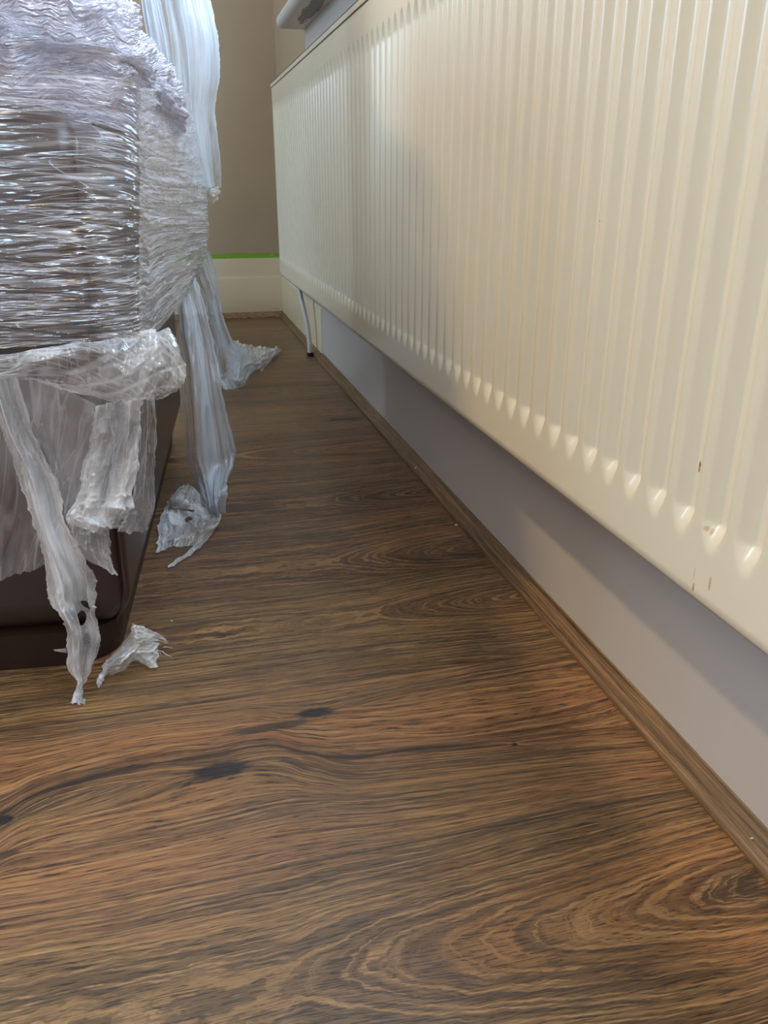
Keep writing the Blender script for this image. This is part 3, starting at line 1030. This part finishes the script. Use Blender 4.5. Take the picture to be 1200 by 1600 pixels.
# thin panel that clings to the leather, torn along the bottom
rows = [[F(-130, 575, .012), F(-40, 580, .012), F(30, 585, .012), F(100, 600, .012), F(218, 622, .012)],
        [F(-130, 680, .010), F(-40, 680, .010), F(30, 680, .010), F(90, 690, .010), F(180, 700, .010)],
        [F(-130, 800, .009), F(-40, 800, .009), F(30, 790, .009), F(80, 780, .009), F(130, 780, .009)],
        [F(-130, 935, .008), F(-40, 930, .010), F(15, 902, .010), F(60, 886, .009), F(100, 860, .009)]]
sheet('thin_panel', rows, 120, 160, M['sheet'], torn, lambda u, v, U, V: 0.004*ridge(U*12+V*5, V*5, 0, 51, 3), jag=(0, 0, 0, .004), seed=5)

# cone-shaped swag right of the tail
rows = [[F(0, 590, .02), F(50, 590, .024), F(100, 606, .024), F(150, 632, .028)],
        [F(30, 640, .02), F(70, 645, .024), F(110, 650, .022), F(146, 664, .024)],
        [F(60, 690, .02), F(85, 700, .022), F(112, 712, .020), F(138, 716, .02)],
        [F(92, 760, .02), F(105, 765, .02), F(118, 775, .018), F(128, 780, .02)],
        [F(104, 815, .02), F(108, 816, .02), F(116, 818, .02), F(122, 822, .02)]]
sheet('swag', rows, 90, 120, M['sheet'], torn, lambda u, v, U, V: 0.006*(ridge(U*16, V*5, 0, 55, 3)-.3), jag=(0, 0, 0, .002), seed=6)

# the long left tail, down to the floor
T = [(-30, 590, 24, 586, .022, .026), (-8, 668, 52, 672, .024, .03), (16, 722, 78, 724, .024, .032), (32, 772, 96, 766, .026, .034), (46, 822, 106, 816, .028, .036), (60, 872, 130, 872, .030, .040),
     (70, 918, 148, 904, .032, .044), (74, 944, 147, 934, .034, .046), (86, 960, 150, 955, .038, .048), (99, 980, 152, 982, .040, .050), (103, 1015, 152, 1006, .044, .052), (106, 1048, 141, 1046, .048, .052), (121, 1066, 131, 1066, .052, .054)]
rows = []
for (xl, yl, xr, yr, a, c) in T:
    rows.append([F(xl, yl, a), F(xl+(xr-xl)*.33, (yl*2+yr)/3+1, (a*2+c)/3+.012), F(xl+(xr-xl)*.66, (yl+yr*2)/3-1, (a+c*2)/3-.004), F(xr, yr, c)])
rows.append([G(116, 1082, .006), G(120, 1083, .010), G(125, 1083, .008), G(129, 1080, .006)])
rows.append([G(109, 1099, .003), G(117, 1098, .006), G(126, 1100, .005), G(135, 1099, .003)])


def d_tail(u, v, U, V):
    a = 0.012*(ridge(u*2.6+noise(v*3, 0, 0, 5)*0.5, V*3.0, 0, 61, 2)-.4)
    c = 0.004*(ridge(u*9, V*9, 0, 62, 3)-.4)
    k = sstep(0.55, 0.75, v)
    return (a+c)*(1-.5*k) + k*0.004*(ridge(u*14, V*26, 0, 63, 3)-.4)


def k_tail(u, v, U, V):
    hole = ((u-0.62)/0.09)**2 + ((v-0.605+0.10*(u-.6))/0.028)**2 < 1
    hole |= ((u-0.80-(v-.56)*2)/0.05)**2 + ((v-0.55)/0.035)**2 < 1
    return ~hole


sheet('long_tail', rows, 90, 330, M['torn'], torn, d_tail, keep=k_tail, jag=(.003, .003, 0, .004), seed=7, minz=FZ+0.001)
# small side spike of the tail
sheet('spike', [[F(80, 1015, .05), F(104, 1012, .048)], [F(84, 1017, .05), F(104, 1020, .048)]], 20, 8, M['torn'], torn, jag=(.002, 0, .001, .001), seed=70)

# crumpled middle tail
T = [(150, 634, 222, 622, .03, .034), (146, 668, 218, 650, .028, .034), (140, 700, 216, 700, .026, .036), (132, 740, 212, 740, .026, .036), (124, 780, 206, 780, .030, .038), (112, 808, 200, 808, .036, .034), (150, 822, 194, 826, .036, .03)]
rows = []
for (xl, yl, xr, yr, a, c) in T:
    rows.append([F(xl+(xr-xl)*q, yl+(yr-yl)*q, a+(c-a)*q+dz) for q, dz in ((0, 0), (.25, .012), (.5, -.006), (.75, .012), (1, 0))])


def d_mid(u, v, U, V):
    k = sstep(.3, .7, v)
    return 0.010*(ridge(u*4, v*3.0, 0, 71, 3)-.4) + 0.012*k*(ridge(U*28, V*24, 0, 72, 4)-.4)


sheet('crumpled_tail', rows, 120, 160, M['torn'], torn, d_mid, jag=(.003, .002, 0, .003), seed=8)
# flap folded out under it
rows = [[F(106, 808, .036), F(125, 806, .044), F(148, 814, .044), F(170, 824, .036)], [F(108, 838, .036), F(130, 836, .05), F(152, 836, .05), F(169, 850, .038)],
        [F(126, 868, .038), F(142, 862, .048), F(158, 866, .046), F(170, 876, .038)], [F(166, 892, .038), F(171, 892, .04), F(175, 894, .04), F(179, 899, .038)]]
sheet('folded_flap', rows, 70, 90, M['torn'], torn, lambda u, v, U, V: 0.008*(ridge(u*3, v*2.5, 0, 81, 3)-.4), jag=(.002, .002, 0, .002), seed=9)
# right hand strip along the corner of the arm
T = [(220, 622, 240, 618), (216, 660, 244, 668), (214, 700, 241, 712), (210, 740, 239, 745), (206, 770, 240, 782), (198, 800, 238, 808), (182, 832, 229, 830)]
rows = [[F(xl, yl, .016), F(xl*.6+xr*.4, yl*.6+yr*.4, .020), S(xr, yr, -.004)] for (xl, yl, xr, yr) in T]
sheet('corner_strip', rows, 70, 160, M['sheet'], torn, lambda u, v, U, V: 0.006*(ridge(u*3, V*10, 0, 91, 3)-.3)+.004*(ridge(u*8, V*30, 0, 92, 3)-.3), jag=(.002, .0035, 0, .005), seed=10)

# ------------------------------------------------------------------ sheet draped over the back of the sofa
drape = empty('plastic_drape', tuple(D(300, 100, 1.72)))
tag(drape, 'milky blue-white plastic sheet hanging in vertical folds behind the wrapped arm', 'plastic sheet')
rows = []
for (xl, yl, xr, yr) in [(205, -260, 292, -240), (212, -120, 306, -110), (216, -40, 318, -40), (222, 10, 327, 10), (230, 60, 338, 62), (240, 120, 339, 122), (252, 170, 332, 168), (264, 210, 336, 210), (280, 250, 340, 255), (303, 290, 340, 292)]:
    rows.append([D(xl+(xr-xl)*q, yl+(yr-yl)*q, Y) for q, Y in ((0, 1.65), (.35, 1.67), (.7, 1.70), (1, 1.80))])
rows = [[L2W(sx, t_, 0.640) for t_ in (.69, .77, .85, .95)] for sx in (-.62, -.40, -.20, -.05)] + [[L2W(0.02, t_, 0.615) for t_ in (.71, .78, .85, .95)]] + rows
sheet('drape_sheet', rows, 200, 300, M['milky'], drape, lambda u, v, U, V: 0.018*(ridge(u*9, v*0.8, 0, 101, 2)-.4)+.006*(ridge(u*26, v*2, 0, 102, 2)-.4), jag=(0, .003, 0, .004), seed=11)
rows = [[D(321, 292, 1.76), D(330, 294, 1.77), D(342, 290, 1.79)], [D(322, 304, 1.75), D(334, 304, 1.755), D(346, 299, 1.79)], [D(322, 318, 1.77), D(328, 318, 1.77), D(338, 308, 1.79)]]
sheet('bag_tip', rows, 40, 40, M['torn'], drape, lambda u, v, U, V: .012*(ridge(u*3, v*3, 0, 105, 3)-.4), jag=(0, .002, 0, .002), seed=12)

# strip that falls from the gather to the floor
strip = empty('plastic_strip', tuple(G(300, 830, 0)))
tag(strip, 'long twisted plastic strip falling beside the sofa to the floor, nearer of two', 'plastic strip', None)
T = [(276, 474, 306, 430, 1.50), (280, 510, 320, 480, 1.48), (284, 552, 334, 545, 1.46), (286, 635, 350, 625, 1.42), (290, 716, 366, 690, 1.40), (301, 758, 367, 722, 1.38)]
rows = []
for (xl, yl, xr, yr, Y) in T:
    rows.append([D(xl+(xr-xl)*q, yl+(yr-yl)*q, Y+dy) for q, dy in ((0, 0), (.3, -.03), (.6, .02), (1, .03))])
rows.append([G(318, 786, .03), G(328, 786, .045), G(338, 778, .05), G(352, 757, .06)])
rows.append([G(332, 808, .008), G(336, 808, .014), G(341, 806, .014), G(347, 800, .01)])


def d_strip(u, v, U, V):
    return 0.016*(ridge(u*3.2+v*.6, v*1.2, 0, 111, 2)-.4)+.005*(ridge(u*9, v*4, 0, 112, 3)-.4)


sheet('hanging_strip', rows, 110, 240, M['milky'], strip, d_strip, jag=(.002, .003, 0, .002), seed=13, minz=FZ+.001)
rows = [[G(276, 764, .015), G(296, 758, .03), G(312, 770, .03), G(330, 790, .02)], [G(262, 786, .012), G(284, 782, .03), G(312, 790, .02), G(342, 806, .012)], [G(248, 806, .008), G(280, 800, .012), G(318, 806, .02), G(346, 806, .012)],
        [G(246, 832, .008), G(284, 826, .02), G(316, 822, .02), G(342, 816, .012)], [G(244, 862, .004), G(276, 855, .012), G(306, 850, .012), G(330, 832, .008)]]


def k_floor(u, v, U, V):
    h = ((u-.45)/.05)**2+((v-.62)/.045)**2 < 1
    h |= (np.abs(v-.40-.12*u) < .022) & (u > .1) & (u < .55)
    return ~h


sheet('floor_end', rows, 120, 90, M['torn'], strip, lambda u, v, U, V: .012*(ridge(u*3, v*5, 0, 121, 3)-.4), keep=k_floor, jag=(.004, 0, .003, .003), seed=14, minz=FZ+.001)
rows = [[G(344, 812, .012), G(340, 822, .006)], [G(330, 836, .010), G(322, 836, .004)], [G(304, 862, .006), G(298, 858, .003)], [G(280, 878, .005), G(276, 875, .002)], [G(263, 888, .002), G(262, 887, .001)]]
sheet('pointed_tail', rows, 12, 60, M['torn'], strip, lambda u, v, U, V: .003*(ridge(u*2, v*8, 0, 125, 2)-.3), seed=15, minz=FZ+.001)

# the farther strip and its crumpled end on the floor
strip2 = empty('plastic_strip', tuple(G(370, 600, 0)))
tag(strip2, 'farther greyish plastic strip ending in a crumpled heap on the floor pointing at the pipe', 'plastic strip', None)
T = [(302, 430, 322, 388, 1.72), (312, 460, 338, 440, 1.80), (322, 490, 344, 478, 1.88), (330, 520, 355, 512, 1.98), (334, 550, 366, 535, 2.08)]
rows = []
for (xl, yl, xr, yr, Y) in T:
    rows.append([D(xl+(xr-xl)*q, yl+(yr-yl)*q, Y+dy) for q, dy in ((0, 0), (.3, -.03), (.6, .02), (1, .03))])
rows.append([G(336, 580, .03), G(346, 582, .07), G(364, 568, .08), G(384, 545, .07)])
rows.append([G(345, 604, .01), G(358, 610, .03), G(376, 600, .03), G(384, 580, .02)])
sheet('hanging_strip', rows, 90, 150, M['milky'], strip2, lambda u, v, U, V: .022*(ridge(u*3+v*.4, v*2, 0, 131, 3)-.4), jag=(.003, .003, 0, .003), seed=16, minz=FZ+.001)
rows = [[G(362, 530, .05), G(375, 538, .03), G(395, 545, .02), G(425, 545, .012), G(440, 548, .004)], [G(355, 560, .08), G(378, 560, .06), G(400, 560, .03), G(420, 558, .012), G(436, 551, .004)],
        [G(352, 590, .05), G(378, 590, .05), G(392, 572, .02), G(406, 572, .01), G(428, 559, .003)], [G(346, 604, .01), G(370, 612, .01), G(384, 592, .008), G(402, 577, .006), G(409, 580, .003)]]
sheet('crumpled_end', rows, 110, 90, M['torn'], strip2, lambda u, v, U, V: .03*(ridge(u*4, v*3, 0, 141, 4)-.4), jag=(.004, .004, .004, .004), seed=17, minz=FZ+.001)

# torn scrap lying on the floor by the sofa corner
rows = [[G(150, 1076, .002), G(152, 1070, .004), G(156, 1062, .004), G(160, 1052, .004), G(163, 1042, .002)],
        [G(164, 1056, .003), G(166, 1050, .012), G(172, 1038, .014), G(176, 1028, .010), G(178, 1020, .004)],
        [G(190, 1050, .003), G(190, 1034, .022), G(196, 1020, .030), G(204, 1004, .024), G(204, 990, .022)],
        [G(214, 1030, .004), G(208, 1020, .026), G(214, 1006, .034), G(212, 992, .044), G(207, 974, .052)],
        [G(244, 1046, .003), G(234, 1022, .016), G(232, 1008, .026), G(228, 996, .034), G(224, 980, .040)],
        [G(246, 1040, .003), G(246, 1012, .008), G(240, 1004, .018), G(250, 1000, .014), G(258, 1000, .010)]]
b = sheet('plastic_scrap', rows, 110, 110, M['torn'], None, lambda u, v, U, V: .009*(ridge(u*5, v*4, 0, 151, 4)-.4), jag=(.003, .004, .003, .004), seed=18, minz=FZ+.001)
tag(b, 'small crumpled white plastic scrap alone on the floor at the sofa corner', 'plastic scrap')

mb = MB()
random.seed(8)
for i in range(14):
    x, y = random.uniform(226, 256), random.uniform(985, 1030)
    p0 = G(x, y, random.uniform(.006, .022))
    a = random.uniform(-.5, 1.6)
    pts = [p0 + np.array([math.cos(a), -math.sin(a)*.6, 0])*l + np.array([0, 0, -l*.35]) + np.array([random.uniform(-1, 1), random.uniform(-1, 1), random.uniform(-.3, .6)])*.0015 for l in (0, .004, .008, .012)]
    pts = [np.array([q[0], q[1], max(q[2], FZ+.0008)]) for q in pts]
    mb.tube(pts, [.0004, .00035, .0003, .0002], 5)
mb.build('frayed_threads', M['frame'], b, smooth=True)

# crumbs and shavings on the floor and beading
M['crumb'] = paint('plaster_crumb', lin(205, 195, 180), 0.7)


def crumb(x, y, r, on, label):
    if on == 'trim':
        q = ray(x, y); q = q*((XW-0.011)/q[0])
    else:
        q = G(x, y, r*0.5)
    bm = bmesh.new()
    bmesh.ops.create_icosphere(bm, subdivisions=2, radius=r)
    for v in bm.verts:
        k = 0.7+0.6*float(noise(v.co.x/r*1.3, v.co.y/r*1.3, v.co.z/r*1.3, int(x)))
        v.co = Vector((v.co.x*k*1.4, v.co.y*k, v.co.z*k*0.7))
    me = bpy.data.meshes.new('plaster_crumb'); bm.to_mesh(me); bm.free()
    me.materials.append(M['crumb'])
    o = bpy.data.objects.new('plaster_crumb', me); COL.objects.link(o)
    o.location = tuple(q)
    tag(o, label, 'crumb', 'pale crumbs on the floor and beading')


crumb(652, 731, .0035, 'trim', 'pale curled crumb on the wooden beading halfway along the radiator')
crumb(713, 820, .0022, 'floor', 'pale crumb on the dark floor close to the beading')
crumb(1175, 1310, .0011, 'trim', 'tiny white speck on the wooden beading at the right edge')
crumb(268, 970, .0013, 'floor', 'tiny white speck on the floor right of the sofa corner')
